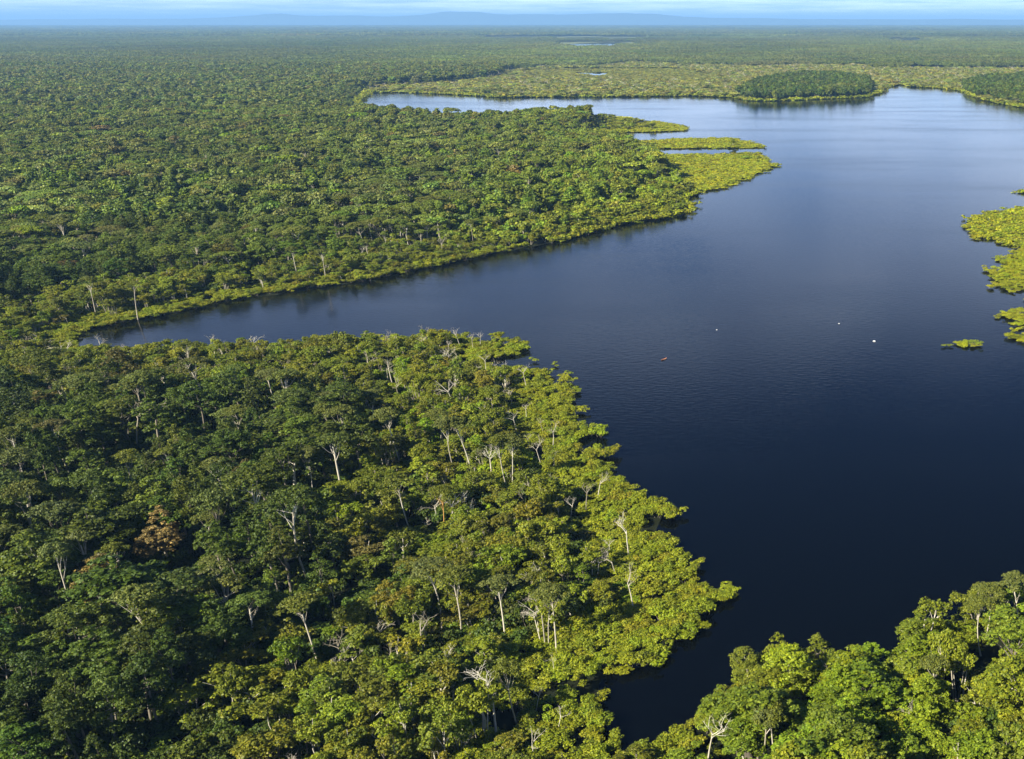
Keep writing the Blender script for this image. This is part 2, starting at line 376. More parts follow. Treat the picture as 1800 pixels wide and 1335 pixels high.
# ------------------------------------------------------------------ plant prototypes
def tube(pts, rad, sides=6):
    pts = np.asarray(pts, float); n = len(pts); V = []; F = []
    for i in range(n):
        d = pts[min(i + 1, n - 1)] - pts[max(i - 1, 0)]; d = d / (np.linalg.norm(d) + 1e-9)
        a = np.cross(d, [0.3, 1, 0.1]); a /= np.linalg.norm(a) + 1e-9; b = np.cross(d, a)
        for k in range(sides):
            th = 2 * math.pi * k / sides
            V.append(pts[i] + rad[i] * (math.cos(th) * a + math.sin(th) * b))
    for i in range(n - 1):
        for k in range(sides):
            F.append((i * sides + k, i * sides + (k + 1) % sides, (i + 1) * sides + (k + 1) % sides, (i + 1) * sides + k))
    return np.array(V), np.array(F)

def merge(parts):
    V, F, o = [], [], 0
    for v, f in parts:
        V.append(v); F.append(f + o); o += len(v)
    return np.concatenate(V), np.concatenate(F)

def leaves(cs, rs, size, cover, r, up=0.25, jit=0.55, flat=0.62):
    """leaf-sprig faces spread over the shells of ellipsoid clumps cs with radii rs"""
    P, Nn = [], []
    for c, rad in zip(cs, rs):
        tr_ = max(.34, 1.25 * size) * r.uniform(.85, 1.2)                   # tuft radius
        m = max(3, int(1.25 * 2 * rad * rad / tr_ ** 2))
        d = r.normal(size=(m, 3)); d[:, 2] = np.abs(d[:, 2]) * np.where(r.random(m) < 0.85, 1, -0.6); d /= np.linalg.norm(d, axis=1)[:, None]
        q = 1 - 0.5 * r.random(m) ** 2.2
        tc_ = c + d * (rad * q)[:, None] * np.array([1, 1, flat])
        tq = tr_ * r.uniform(.6, 1.3, m)
        k = max(4, int(cover * 1.9 * math.pi * tr_ * tr_ / size ** 2))
        e = r.normal(size=(m, k, 3)); e[:, :, 2] = np.abs(e[:, :, 2]) * np.where(r.random((m, k)) < .82, 1, -.7); e /= np.linalg.norm(e, axis=2)[:, :, None]
        P.append((tc_[:, None] + e * (tq[:, None] * (1 - .3 * r.random((m, k)) ** 2))[:, :, None] * np.array([1, 1, .75])).reshape(-1, 3))
        Nn.append((e + .35 * d[:, None] + np.array([0, 0, up]) + r.normal(0, jit, (m, k, 3))).reshape(-1, 3))
    P = np.concatenate(P); Nn = np.concatenate(Nn); n = len(P)
    Nn /= np.linalg.norm(Nn, axis=1)[:, None]
    a = np.cross(Nn, r.normal(size=(n, 3))); a /= np.linalg.norm(a, axis=1)[:, None] + 1e-9; b = np.cross(Nn, a)
    s = size * r.uniform(0.55, 1.25, n)
    V = np.empty((n, 4, 3))
    for k, (x, y) in enumerate(((-.62, -.28), (.30, -.48), (.66, .22), (-.22, .50))):
        V[:, k] = P + a * (s * (x + r.normal(0, .1, n)))[:, None] + b * (s * (y + r.normal(0, .1, n)))[:, None] + Nn * (s * r.normal(0, .12, n))[:, None]
    F = np.arange(n * 4).reshape(n, 4)
    return V.reshape(-1, 3), F, r.random(n)

def bole(r, H, base_r, lean, targets, limb_r, n=6):
    """trunk from the ground to the fork, limbs out to the clumps"""
    fork = np.array([lean[0], lean[1], H]); pts = []
    bend = r.normal(0, 0.02 * H, 2)
    for i in range(n):
        s = i / (n - 1); k = math.sin(math.pi * s)
        pts.append((fork[0] * s + bend[0] * k, fork[1] * s + bend[1] * k, H * s - 0.3 * (i == 0)))
    rad = [base_r * (1.5 if i == 0 else 1) * (1 - 0.42 * i / (n - 1)) for i in range(n)]
    parts = [tube(pts, rad)]
    pts = np.array(pts)
    for tg in targets:
        s0 = r.uniform(0.72, 1.0); p0 = np.array([np.interp(s0, np.linspace(0, 1, n), pts[:, k]) for k in range(3)])
        tg = np.asarray(tg); m1 = p0 + (tg - p0) * 0.45 + np.array([0, 0, -0.06 * np.linalg.norm(tg - p0)]) + r.normal(0, 0.25, 3)
        L = limb_r * r.uniform(0.7, 1.15)
        parts.append(tube([p0, m1, tg], [L, L * 0.65, L * 0.2], 5))
    return merge(parts)

def crown_dome(r, R, zb, h, nl, fill=0.5):
    cs, rs = [], []
    for i in range(nl):
        a = 2.399963 * i + r.uniform(-.5, .5); q = math.sqrt((i + 0.5) / nl)
        rr = R * q * 0.86 * r.uniform(.88, 1.1)
        z = zb + h * (1 - q ** 2.2) * r.uniform(.82, 1.05) + r.uniform(-.05, .1) * h
        cs.append((rr * math.cos(a), rr * math.sin(a), z)); rs.append(R * r.uniform(.20, .34) * (1.08 - .2 * q))
    return np.array(cs), np.array(rs)

def make_kind(kind, seed, lod):
    """returns (trunk V,F), (crown V,F,lv), for a plant of nominal size"""
    r = np.random.default_rng(seed)
    ls = {0: 0.29, 1: 0.95, 2: 1.9}[lod]; cov = {0: 1.0, 1: .9, 2: .9}[lod]
    if kind == 'broad':                      # dense domed crown
        R = r.uniform(3.6, 5.8); H = r.uniform(16, 22); nb = r.integers(3, 7); cs, rs = [], []
        for j in range(nb):
            a = 2.4 * j + r.uniform(-.6, .6); q = R * (.62 * math.sqrt((j + .15) / nb)) * r.uniform(.8, 1.25); br = R * r.uniform(.40, .62)
            top = H * (1 - .30 * (j > 0) * r.random()) - br * .3
            hb = br * r.uniform(1.2, 2.1); c1, r1 = crown_dome(r, br, top - hb, hb, r.integers(10, 16))
            c1[:, 0] += q * math.cos(a); c1[:, 1] += q * math.sin(a); cs.append(c1); rs.append(r1 * r.uniform(1.0, 1.25))
        k = r.integers(5, 9); ex = np.array([(R * q_ * math.cos(a), R * q_ * math.sin(a), H * r.uniform(.42, .68)) for a, q_ in zip(r.uniform(0, 6.28, k), r.uniform(.3, .75, k))])
        cs = np.concatenate(cs + [ex]); rs = np.concatenate(rs + [R * r.uniform(.2, .34, k)])
        lean = r.normal(0, .7, 2); cs[:, :2] += lean; zb = H * .62
        tr = bole(r, zb + .2, r.uniform(.22, .32), lean, cs[r.permutation(len(cs))[:8]], .10)
        flat = .72
    elif kind == 'umbrella':                 # wide flat crown of separate plates on a long pale bole
        R = r.uniform(3.6, 5.6); H = r.uniform(19, 25); h = R * r.uniform(.30, .50); zb = H - h
        cs, rs = crown_dome(r, R, zb, h, r.integers(15, 22)); rs *= r.uniform(.85, 1.1)
        lean = r.normal(0, 1.0, 2); cs[:, :2] += lean
        tr = bole(r, zb - R * .42, r.uniform(.22, .32), lean, cs[r.permutation(len(cs))[:8]] - [0, 0, .3], .085)
        flat = .55
    elif kind == 'swamp':                    # slender, several stems, feathery olive plumes
        R = r.uniform(2.5, 3.8); H = r.uniform(9, 14); k = r.integers(2, 5); parts = []; cs, rs = [], []
        for j in range(k):
            a = r.uniform(0, 6.28); q = R * .55 * r.random(); top = np.array([q * 1.5 * math.cos(a), q * 1.5 * math.sin(a), H * r.uniform(.75, 1)])
            m = r.integers(5, 8)
            loc = [top + np.array([r.normal(0, R * .33), r.normal(0, R * .33), -H * .30 * r.random() ** 1.3]) for _ in range(m)]
            cs += loc; rs += list(R * r.uniform(.22, .40, m))
            base = np.array([.4 * math.cos(a), .4 * math.sin(a), -.3]); mid = (base + top) / 2 + np.append(r.normal(0, .35, 2), 0)
            parts.append(tube([base, mid, top], [.15, .11, .05], 5))
            for t_ in loc[:4]:
                p0 = mid + (top - mid) * r.random() * .6; parts.append(tube([p0, (p0 + t_) / 2 + [0, 0, -.1], t_], [.08, .06, .02], 4))
        cs = np.array(cs); rs = np.array(rs); tr = merge(parts); flat = .8
    else:                                    # shrub: low lens-shaped mounds at the water's edge
        k = r.integers(3, 7); a0 = r.uniform(0, 6.28); cs, rs, parts = [], [], []
        for j in range(k):
            s = (j - (k - 1) / 2) * .95 + r.normal(0, .2); w = r.normal(0, .65)
            c = np.array([s * math.cos(a0) - w * math.sin(a0), s * math.sin(a0) + w * math.cos(a0), r.uniform(1.2, 2.5)])
            cs.append(c); rs.append(r.uniform(.8, 1.4))
            parts.append(tube([(c[0] * .3, c[1] * .3, -.3), c * [.7, .7, .6], c], [.07, .05, .02], 4))
        cs = np.array(cs); rs = np.array(rs); tr = merge(parts); flat = .62
        ls *= .8
    V, F, lv = leaves(cs, rs, ls, cov, r, flat=flat)
    return tr, (V, F, lv)

def make_snag(seed, H=16.0):
    """bare dead tree: bole, forked limbs, twigs"""
    r = np.random.default_rng(seed); parts = []
    def grow(p, d, L, rad, lev):
        n = 4; pts = [p]
        for i in range(n - 1):
            d = d + r.normal(0, .13 if lev else .05, 3); d /= np.linalg.norm(d); p = p + d * L / (n - 1); pts.append(p)
        parts.append(tube(pts, [rad * (1 - .5 * i / (n - 1)) for i in range(n)], 6 if lev == 0 else 4))
        if lev < 3:
            for _ in range([r.integers(4, 6), r.integers(3, 5), r.integers(2, 4)][lev]):
                s = r.uniform(.55, 1.0); q = pts[0] + (pts[-1] - pts[0]) * s if lev else pts[-1] * s + pts[-2] * (1 - s)
                a = r.uniform(0, 6.28); e = d * .75 + np.array([math.cos(a), math.sin(a), r.uniform(-.1, .5)]) * .9; e /= np.linalg.norm(e)
                grow(q, e, L * (r.uniform(.40, .62) if lev else r.uniform(.3, .45)), rad * .45, lev + 1)
    grow(np.array([0, 0, -.3]), np.array([r.normal(0, .1), r.normal(0, .1), 1.0]), H * .72, .23, 0)
    return merge(parts)

KINDS = {'broad': 16, 'umbrella': 12, 'swamp': 12, 'shrub': 10}
PROTO = {}                                   # near meshes, trunk and crown apart
STUFF = {}                                   # joined meshes for the mass, per level of detail
sd_ = 100
for kd, nv in KINDS.items():
    PROTO[kd] = []
    for lod in (0, 1, 2): STUFF[kd, lod] = []
    for i in range(nv):
        sd_ += 1
        for lod in (0, 1, 2):
            tr, cr_ = make_kind(kd, sd_, lod)
            bark = M_PALE if ((kd == 'umbrella' and i % 3) or (kd == 'broad' and i == 0) or (kd == 'swamp' and i % 3)) else M_BARK
            if lod == 0:
                limbs = None; t0 = tr
                if kd in ('broad', 'umbrella'): t0 = (tr[0][:36], tr[1][:30]); limbs = mk_mesh(kd + '_limbs', tr[0][36:], tr[1][30:] - 36, [bark], smooth=True)
                PROTO[kd].append((mk_mesh(kd + '_trunk', t0[0], t0[1], [bark], smooth=True), mk_mesh(kd + '_crown', cr_[0], cr_[1], [M_LEAF], attr=cr_[2]),
                                  float(cr_[0][:, 2].max()), float(np.abs(cr_[0][:, :2]).max()), limbs))
            if lod == 2:                      # far away: drop limbs, keep the bole
                tr = (tr[0][:36], tr[1][tr[1].max(1) < 36])
            V, F = merge([tr, cr_[:2]])
            mi = np.r_[np.zeros(len(tr[1])), np.ones(len(cr_[1]))]
            STUFF[kd, lod].append(mk_mesh(kd + '_mass', V, F, [bark, M_LEAF], midx=mi, attr=np.r_[np.full(len(tr[1]), .5), cr_[2]]))
SNAGV = [make_snag(500 + i) for i in range(7)]
SNAGP = [(mk_mesh('snag_trunk', V[:24], F[:18], [M_PALE], smooth=True), mk_mesh('snag_branches', V[24:], F[18:] - 24, [M_PALE], smooth=True)) for V, F in SNAGV]
SNAGS = [mk_mesh('snag', V, F, [M_PALE], smooth=True) for V, F in SNAGV]

# ------------------------------------------------------------------ where everything grows
def jitter_grid(y0, y1, sp, seed, margin=90, jit=.48):
    r = np.random.default_rng(seed)
    ys = np.arange(y0, y1, sp); o = []
    for y in ys:
        dep = y * cp_ + CAMH * sp_
        x0 = (-margin - CX) / FPX * dep - 10; x1 = (W_ + margin - CX) / FPX * dep + 10
        xs = np.arange(x0, x1, sp); o.append(np.c_[xs, np.full(len(xs), y)])
    P = np.concatenate(o); P += r.uniform(-jit, jit, P.shape) * sp
    return P

class Field:
    def __init__(s): s.d = {k: [] for k in 'kind x y z h w tint zone'.split()}
    def add(s, kind, P, h, w, tint, zone):
        n = len(P)
        s.d['kind'] += [kind] * n
        for k, v in (('x', P[:, 0]), ('y', P[:, 1]), ('h', np.broadcast_to(h, n)), ('w', np.broadcast_to(w, n))): s.d[k].append(np.array(v, float))
        s.d['tint'].append(np.array(tint, float)); s.d['zone'] += [zone] * n
    def done(s):
        s.kind = np.array(s.d['kind']); s.zone = np.array(s.d['zone'])
        s.x, s.y, s.h, s.w = (np.concatenate(s.d[k]) for k in 'xyhw'); s.tint = np.concatenate(s.d['tint'])

def mixc(a, b, t): return np.asarray(a) * (1 - t)[:, None] + np.asarray(b) * t[:, None]
def vary(T, r, amt=.14):
    n = len(T); return T * np.exp(r.normal(0, amt, n))[:, None] * np.exp(r.normal(0, amt * .5, (n, 3)))

DARK, MID, OLIVE = (0.062, 0.092, 0.012), (0.102, 0.140, 0.013), (0.140, 0.160, 0.014)
GREY, YELL, SHRUB, LIMEC, BROWN = (0.135, 0.155, 0.038), (0.198, 0.230, 0.013), (0.248, 0.278, 0.012), (0.21, 0.29, 0.010), (0.150, 0.130, 0.030)
fld = Field()
r = np.random.default_rng(21)
NEARY = 1500.0

# hand-placed trees read from the photograph: (picture x, y at the visible foot of the bole, kind, height, bark, lean)
BOLES = [(703,803,'umbrella',21),(802,823,'umbrella',21),(828,812,'umbrella',20),(608,780,'umbrella',18),(587,772,'umbrella',18),(718,912,'umbrella',18),(889,838,'umbrella',19),
         (897,836,'umbrella',18),(398,882,'umbrella',18),(308,852,'umbrella',17),(168,1040,'umbrella',20),(216,1046,'umbrella',18),(556,1145,'umbrella',18),
         (771,1082,'umbrella',19),(806,1098,'umbrella',18),(958,1108,'swamp',15),(974,1116,'umbrella',17),(374,976,'umbrella',16),(228,856,'umbrella',16),(397,1050,'umbrella',16),
         (1653,1186,'swamp',15),(1680,1196,'swamp',14),(1640,1232,'umbrella',16),(1335,1322,'umbrella',15),(1360,1318,'umbrella',15),(1725,1118,'umbrella',15),(1792,1092,'umbrella',16),(1733,1090,'umbrella',14),
         (840,1270,'swamp',14),(848,1272,'swamp',13),(905,1240,'umbrella',16),(884,1096,'umbrella',16),(655,745,'umbrella',17),(606,680,'swamp',14),(688,660,'umbrella',14),
         (735,690,'swamp',12),(780,770,'umbrella',15),(480,700,'umbrella',16),(420,775,'umbrella',17),(545,855,'umbrella',17),(62,800,'umbrella',17),(120,705,'umbrella',17),(245,690,'umbrella',17),
         (335,640,'umbrella',14),(165,540,'umbrella',20),(238,545,'umbrella',18),(570,480,'umbrella',18),(520,475,'umbrella',18),(300,470,'umbrella',18),(830,420,'umbrella',17),(775,430,'umbrella',16),(650,455,'umbrella',16)]
DEAD = [(238,783,19,'tall pale dead tree with bare limbs arching to one side'),(284,1078,11,'bare broken dead tree leaning over, forked at its top'),(346,1056,12,'white leafless dead tree with wide forked branches'),
        (1114,1060,12,'white bare dead tree with a fork, standing in olive shore trees'),(770,912,12,'white antler-like dead limbs above the orange-barked bole'),(870,1280,17,'tall curved white dead tree beside feathery olive trees'),
        (1238,1340,14,'bare many-stemmed pale dead tree at the edge of the dark inlet'),(862,825,11,'bushy bare dead tree among lime green undergrowth'),(945,1098,11,'crooked bare dead trunk under an olive crown'),
        (545,832,12,'pale dead trunk slanting out of the dark canopy'),(1082,992,9,'thick pale dead stump near the open water'),(700,690,10,'bare pale tree in the flooded clearing'),(1690,1215,12,'forked bare pale tree among yellow-green crowns by the inlet'),
        (1440,1225,11,'bare fan-branched tree in bright green crowns by the inlet'),(500,655,10,'small pale dead tree above the channel bank'),(975,325,16,'pale leafless tree standing over the middle forest'),
        (735,385,16,'white dead tree among grey green crowns on the far bank'),(1590,1280,10,'bare pale snag beneath yellow crowns near the lower edge')]
keep_clear = []
for b in BOLES: keep_clear.append((at(b[0], b[1], 5.0), 3.6, 3.2))
for b in DEAD: keep_clear.append((at(b[0], b[1], 4.0), 3.6, 3.6))
OR_P = at(296, 985, 4.0); keep_clear.append((OR_P, 6.5, 8.0))
OB_P = at(776, 922, 4.0); keep_clear.append((OB_P, 4.5, 3.8))

def front_limit(P, h):
    """trees that would stand between the viewer and a placed bole grow low there"""
    h = h.copy(); ok = np.ones(len(P), bool)
    for q, rad, wd in keep_clear:
        d = P - q; L = np.linalg.norm(q); e = -q / L
        s = d @ e; w = np.abs(d[:, 0] * e[1] - d[:, 1] * e[0])
        ok &= ~(np.hypot(d[:, 0], d[:, 1]) < rad)
        f = (s > 0) & (s < 10 + 2.2 * wd) & (w < wd)
        h = np.where(f, np.minimum(h, 3.5 + s * (.28 if wd < 5 else .12)), h)
    return h, ok

def pond_clear(P, lo=0.0):
    ok = np.ones(len(P), bool)
    for nm, pl in PONDS:
        c = pl.mean(0); R = np.abs(pl - c).max() + 50
        m = np.hypot(P[:, 0] - c[0], P[:, 1] - c[1]) < R
        if m.any():
            idx = np.where(m)[0]; ins = inside(P[idx], pl); ok[idx[ins]] = False
    return ok

# --- forest of the near and middle ground
P = jitter_grid(105, NEARY, 6.2, 1)
sd = lake_sd(P)
nz = fnoise(P[:, 0], P[:, 1], 55, 11); big = fnoise(P[:, 0], P[:, 1], 230, 15); gap = vnoise(P[:, 0], P[:, 1], 26, 31)
u_, v_, dep_ = proj(np.c_[P, np.zeros(len(P))])
right_bank = (u_ > 1330 - .8 * (v_ - 1000)) & (v_ > 1000) & (P[:, 1] < 330)
south = (P[:, 1] < 520) & ~right_bank
band = np.where(south, 20 + 26 * fnoise(P[:, 0], P[:, 1], 40, 41) * np.clip((P[:, 0] + 440) / 200, .3, 1.1), 13 + 14 * fnoise(P[:, 0], P[:, 1], 60, 42))
band = np.where(right_bank, 2.0, band)
sw = inside(P, SWAMP); tg_ = inside(P, TONGUE); mr_ = in_marsh(P)
cl = inside(P, CLUMP1) | inside(P, CLUMP2)
lim = inside(P, LIME)
ok = (sd > np.where(right_bank, 1.0, band * .75)) & pond_clear(P) & ~lim
ok &= ~((tg_ | mr_) & ~cl)
ok &= ~(sw & (r.random(len(P)) < .62))
ok &= ~((gap < np.where((v_ > 560) & (P[:, 0] < -20), .37, .20)) & (r.random(len(P)) < .85))
edge = (sd < band + np.where(south, np.where(P[:, 0] > -160, 40, np.where(P[:, 1] > 330, 36, 24)), 14)) & ~right_bank
edge |= right_bank & (u_ > 1560) & (nz > .45)
kindsel = np.where(edge | (~south & ~right_bank & (sd < 45) & (r.random(len(P)) < .5)) | (sw & (r.random(len(P)) < .6)), 'swamp', np.where(nz + r.normal(0, .16, len(P)) > np.where(south, .74, .56), 'umbrella', 'broad'))
h = np.where(kindsel == 'broad', r.uniform(11, 23, len(P)), np.where(kindsel == 'umbrella', r.uniform(13, 24, len(P)), r.uniform(7, 13, len(P))))
h = np.where(cl, r.uniform(12, 18, len(P)), h)
kindsel = np.where(right_bank & (u_ < 1600) & (kindsel == 'umbrella'), 'broad', kindsel)
h = np.where(right_bank, np.where((u_ < 1300) & (v_ > 1245), np.clip(h * .4, 4.5, 6.5 + .025 * np.maximum(u_ - 1230, 0)), np.where(u_ < 1590, np.clip(h, 11.5, 14 + .15 * np.maximum(sd, 0)), np.clip(h, 8, 11 + .3 * np.maximum(sd, 0)))), h)
h = np.where(right_bank, h, np.minimum(h, 4.5 + np.where(south, .42, .26) * np.maximum(sd, 0) + r.uniform(0, 4, len(P))))
lowf = .78 + .48 * fnoise(P[:, 0], P[:, 1], 75, 99); h = np.where(sd > 60, h * lowf, h)
h, ok2 = front_limit(P, h); ok &= ok2
w = r.uniform(.78, 1.22, len(P)) * np.where(h < 12, np.clip(h / 15, .5, 1), 1)
w = w * np.where(P[:, 1] > 520, np.exp(r.normal(.10, .26, len(P))), np.where(right_bank, 1.3, np.exp(r.normal(.02, .2, len(P)))))
w = np.where(kindsel == 'swamp', r.uniform(.9, 1.5, len(P)), w)
ok &= ~((P[:, 1] > 560) & (r.random(len(P)) < .22))
T = np.where((kindsel == 'broad')[:, None], mixc(DARK, MID, np.clip(nz * 1.6 - .3 + r.normal(0, .3, len(P)), 0, 1)),
    np.where((kindsel == 'umbrella')[:, None], mixc(MID, GREY, np.clip(r.normal(.6, .3, len(P)), 0, 1)), mixc(OLIVE, YELL, np.clip(r.normal(.45, .35, len(P)), 0, 1))))
T = np.where((~south & ~right_bank & (sd < 110))[:, None], mixc(T, np.array(MID) * 1.1, np.full(len(P), .55)), T)
uw = np.clip((u_ - 800) / 350, 0, 1) * (~south & ~right_bank & (P[:, 1] < NEARY)); T = T * (1 - .6 * uw[:, None]) + np.array([[.195, .245, .013]]) * .6 * uw[:, None]
T = T * np.where(P[:, 1] > 480, .92 + .72 * fnoise(P[:, 0], P[:, 1], 170, 87), .85 + .35 * fnoise(P[:, 0], P[:, 1], 60, 88))[:, None]
far_ = np.clip((P[:, 1] - 450) / 600, 0, 1)
T = T * (1 - far_[:, None]) + mixc(T, np.array(OLIVE), np.full(len(P), .35)) * far_[:, None]
T = np.where(right_bank[:, None], mixc(mixc(MID, LIMEC, np.clip(r.normal(.32, .28, len(P)), 0, 1)), np.array(YELL), np.full(len(P), .35)) * 1.12, T)
rare = r.random(len(P)); T = np.where((rare < .025)[:, None], np.array(LIMEC) * .75, T); T = np.where(((rare > .988) & ~right_bank)[:, None], BROWN, T)
T = np.where((sw & (r.random(len(P)) < .5))[:, None], LIMEC, T)
T = T * np.where(south & (P[:, 0] < -40), .88, 1)[:, None]
T = vary(T, r)
for kd in ('broad', 'umbrella', 'swamp'):
    for zname, zm in (('right', right_bank), ('south', south), ('north', ~right_bank & ~south)):
        m = ok & (kindsel == kd) & zm
        fld.add(kd, P[m], h[m], w[m], T[m], zname)

# --- more crowns closing up the clump on the inlet bank
P = jitter_grid(105, 330, 6.2, 19); sd = lake_sd(P); u_, v_, dep_ = proj(np.c_[P, np.zeros(len(P))])
ok = (u_ > 1330 - .8 * (v_ - 1000)) & (v_ > 1000) & (sd > 1.5) & (u_ < 1640) & ~((u_ < 1300) & (v_ > 1245))
n = ok.sum(); fld.add('broad', P[ok], r.uniform(8.5, 13, n), r.uniform(1.1, 1.5, n), vary(mixc(mixc(MID, LIMEC, np.clip(r.normal(.4, .28, n), 0, 1)), YELL, np.full(n, .3)) * 1.1, r), 'right')

# --- slender olive trees that thicken the edge behind the shore band
P = jitter_grid(105, 1000, 4.6, 2); sd = lake_sd(P)
u_, v_, dep_ = proj(np.c_[P, np.zeros(len(P))])
right_bank = (u_ > 1330 - .8 * (v_ - 1000)) & (v_ > 1000) & (P[:, 1] < 330); south = (P[:, 1] < 520) & ~right_bank
b0 = np.where(south, 9 + 16 * fnoise(P[:, 0], P[:, 1], 40, 41) * np.clip((P[:, 0] + 330) / 200, .25, 1.1), 6)
dens = np.clip(1.2 - (sd - b0) / np.where(south, 48, 60), 0, 1) * np.where(right_bank, .35, 1)
ok = (sd > np.where(right_bank, 2, b0)) & (r.random(len(P)) < dens * np.where(south, np.clip(2.2 * vnoise(P[:, 0], P[:, 1], 13, 58) - .25, .1, .85), .8)) & pond_clear(P) & ~inside(P, TONGUE)
h = np.minimum(r.uniform(6, 12.5, len(P)), 3.0 + np.where(south, .33, .22) * np.maximum(sd, 0) + r.uniform(0, 2, len(P)))
h, ok2 = front_limit(P, h); ok &= ok2
T = vary(mixc(OLIVE, YELL, np.clip(r.normal(.55, .35, len(P)), 0, 1)), r)
for zname, zm in (('right', right_bank), ('south', south), ('north', ~right_bank & ~south)):
    m = ok & zm; fld.add('swamp', P[m], h[m], r.uniform(.75, 1.2, m.sum()), T[m], zname)

# --- low shrubs: shore bands, emergent clumps in the shallows, islands, tongue of marsh
def shrubs(P, seed, zname, ok, hs=(1.7, 3.6), ws=(.8, 1.35), ca=SHRUB, cb=YELL):
    r = np.random.default_rng(seed); P = P[ok]; n = len(P)
    fld.add('shrub', P, r.uniform(*hs, n), r.uniform(*ws, n), vary(mixc(ca, cb, np.clip(r.normal(.35, .35, n), 0, 1)), r, .1), zname)
P = jitter_grid(105, 720, 2.7, 3); sd = lake_sd(P)
u_, v_, dep_ = proj(np.c_[P, np.zeros(len(P))]); right_bank = (u_ > 1330 - .8 * (v_ - 1000)) & (v_ > 1000) & (P[:, 1] < 330); south = (P[:, 1] < 520) & ~right_bank
cl_ = vnoise(P[:, 0], P[:, 1], 8, 51); lon = vnoise(P[:, 0] + .2 * P[:, 1], P[:, 1] * 2.4, 13, 52)
wid = np.where(south, 20 + 24 * fnoise(P[:, 0], P[:, 1], 40, 41), 26 * vnoise(P[:, 0], P[:, 1], 47, 43))
inl = np.where(south & (P[:, 0] > -190), 9.0, 2.5) * np.where(right_bank, .5, 1)
ok = ((sd > 0) & (sd < wid) & (r.random(len(P)) < np.where(right_bank, np.where(sd < 7, .9, .3), np.where(south, np.clip(2.4 * vnoise(P[:, 0], P[:, 1] * 1.5, 9, 57) - .15, .15, .95), np.clip(2.6 * vnoise(P[:, 0], P[:, 1], 19, 59) - .3, .08, .95))))) | ((sd <= 0) & (sd > -inl) & (lon + .12 * cl_ > .50 - .45 * sd / inl * 0 + .42 * (-sd / inl)))
ok |= inside(P, SWAMP) & (r.random(len(P)) < .33)
ok &= pond_clear(P)
shrubs(P, 61, 'shore', ok & south & ~inside(P, SWAMP)); shrubs(P, 62, 'northshore', ok & ~south & ~right_bank, (1.4, 4.6), (.8, 1.5), SHRUB, OLIVE); shrubs(P, 63, 'right', ok & right_bank, ca=YELL)
shrubs(P, 64, 'swamp', ok & south & inside(P, SWAMP), (1.5, 5.0), ca=LIMEC, cb=SHRUB)
for i, pl in enumerate(ISLES):
    x0, y0 = pl.min(0); x1, y1 = pl.max(0); s_ = 3.0 if i not in (0, 4) else 3.6
    X, Y = np.meshgrid(np.arange(x0 - 6, x1 + 6, s_), np.arange(y0 - 6, y1 + 6, s_)); P = np.c_[X.ravel(), Y.ravel()] + r.uniform(-1.2, 1.2, (X.size, 2))
    d = pdist(P, pl); ins = inside(P, pl); lon = vnoise(P[:, 0], P[:, 1] * 2, 11, 70 + i)
    lo2 = vnoise(P[:, 0] * .7, P[:, 1] * 2.2, 7, 170 + i)
    ok = (ins & (.6 * lon + .4 * lo2 > (.40, .50, .60, .62, .6, .6)[i] - (.035 if i else .03) * d - (.22 if i == 3 else 0))) | (~ins & (d < 4) & (lo2 > .82))
    uu, _, _ = proj(np.c_[P, np.zeros(len(P))]); ok &= uu < 1920
    shrubs(P, 80 + i, 'isle', ok, (.7, 2.7), (.7, 1.35), (0.32, 0.34, 0.012), YELL)
for (u, v) in ((1281, 1036), (1277, 1048), (1592, 1102), (1240, 1035), (948, 651), (975, 640), (990, 660), (1002, 655), (940, 632)):
    shrubs(np.array([at(u, v, 1.0)]), int(u), 'shore', np.array([True]), (1.5, 2.2), (.8, 1.0))
P = jitter_grid(650, 2300, 4.6, 4); sd = lake_sd(P)
ins = inside(P, TONGUE); lon = vnoise(P[:, 0], P[:, 1] * 1.3, 40, 90)
ok = (ins & (sd > 0) & (lon > .12)) & pond_clear(P)
shrubs(P, 91, 'tongue', ok, (1.0, 2.4), (1.4, 2.1), (0.33, 0.35, 0.012), SHRUB)
ok = (sd > -1) & (sd < 16) & (P[:, 1] > 700) & ~ins & (r.random(len(P)) < .9)
shrubs(P, 92, 'northshore', ok, (1.6, 4.0), (1.3, 2.0))
P = jitter_grid(500, 760, 2.6, 5); ok = inside(P, LIME); shrubs(P, 93, 'lime', ok, (.8, 1.6), (.9, 1.3), (0.21, 0.29, 0.014), LIMEC)

# trees thinning out over the tongue of marsh
P = jitter_grid(650, 2300, 9, 6); sd = lake_sd(P); ok = inside(P, TONGUE) & (sd > 12) & (r.random(len(P)) < np.clip((1165 - proj(np.c_[P, np.zeros(len(P))])[0]) / 110, .02, .9) * np.where(sd > 30, .7, .12))
n = ok.sum(); fld.add('swamp', P[ok], np.minimum(r.uniform(4, 9, n), 3 + .16 * sd[ok]), r.uniform(1, 1.5, n), vary(mixc(OLIVE, YELL, r.random(n)), r), 'north')

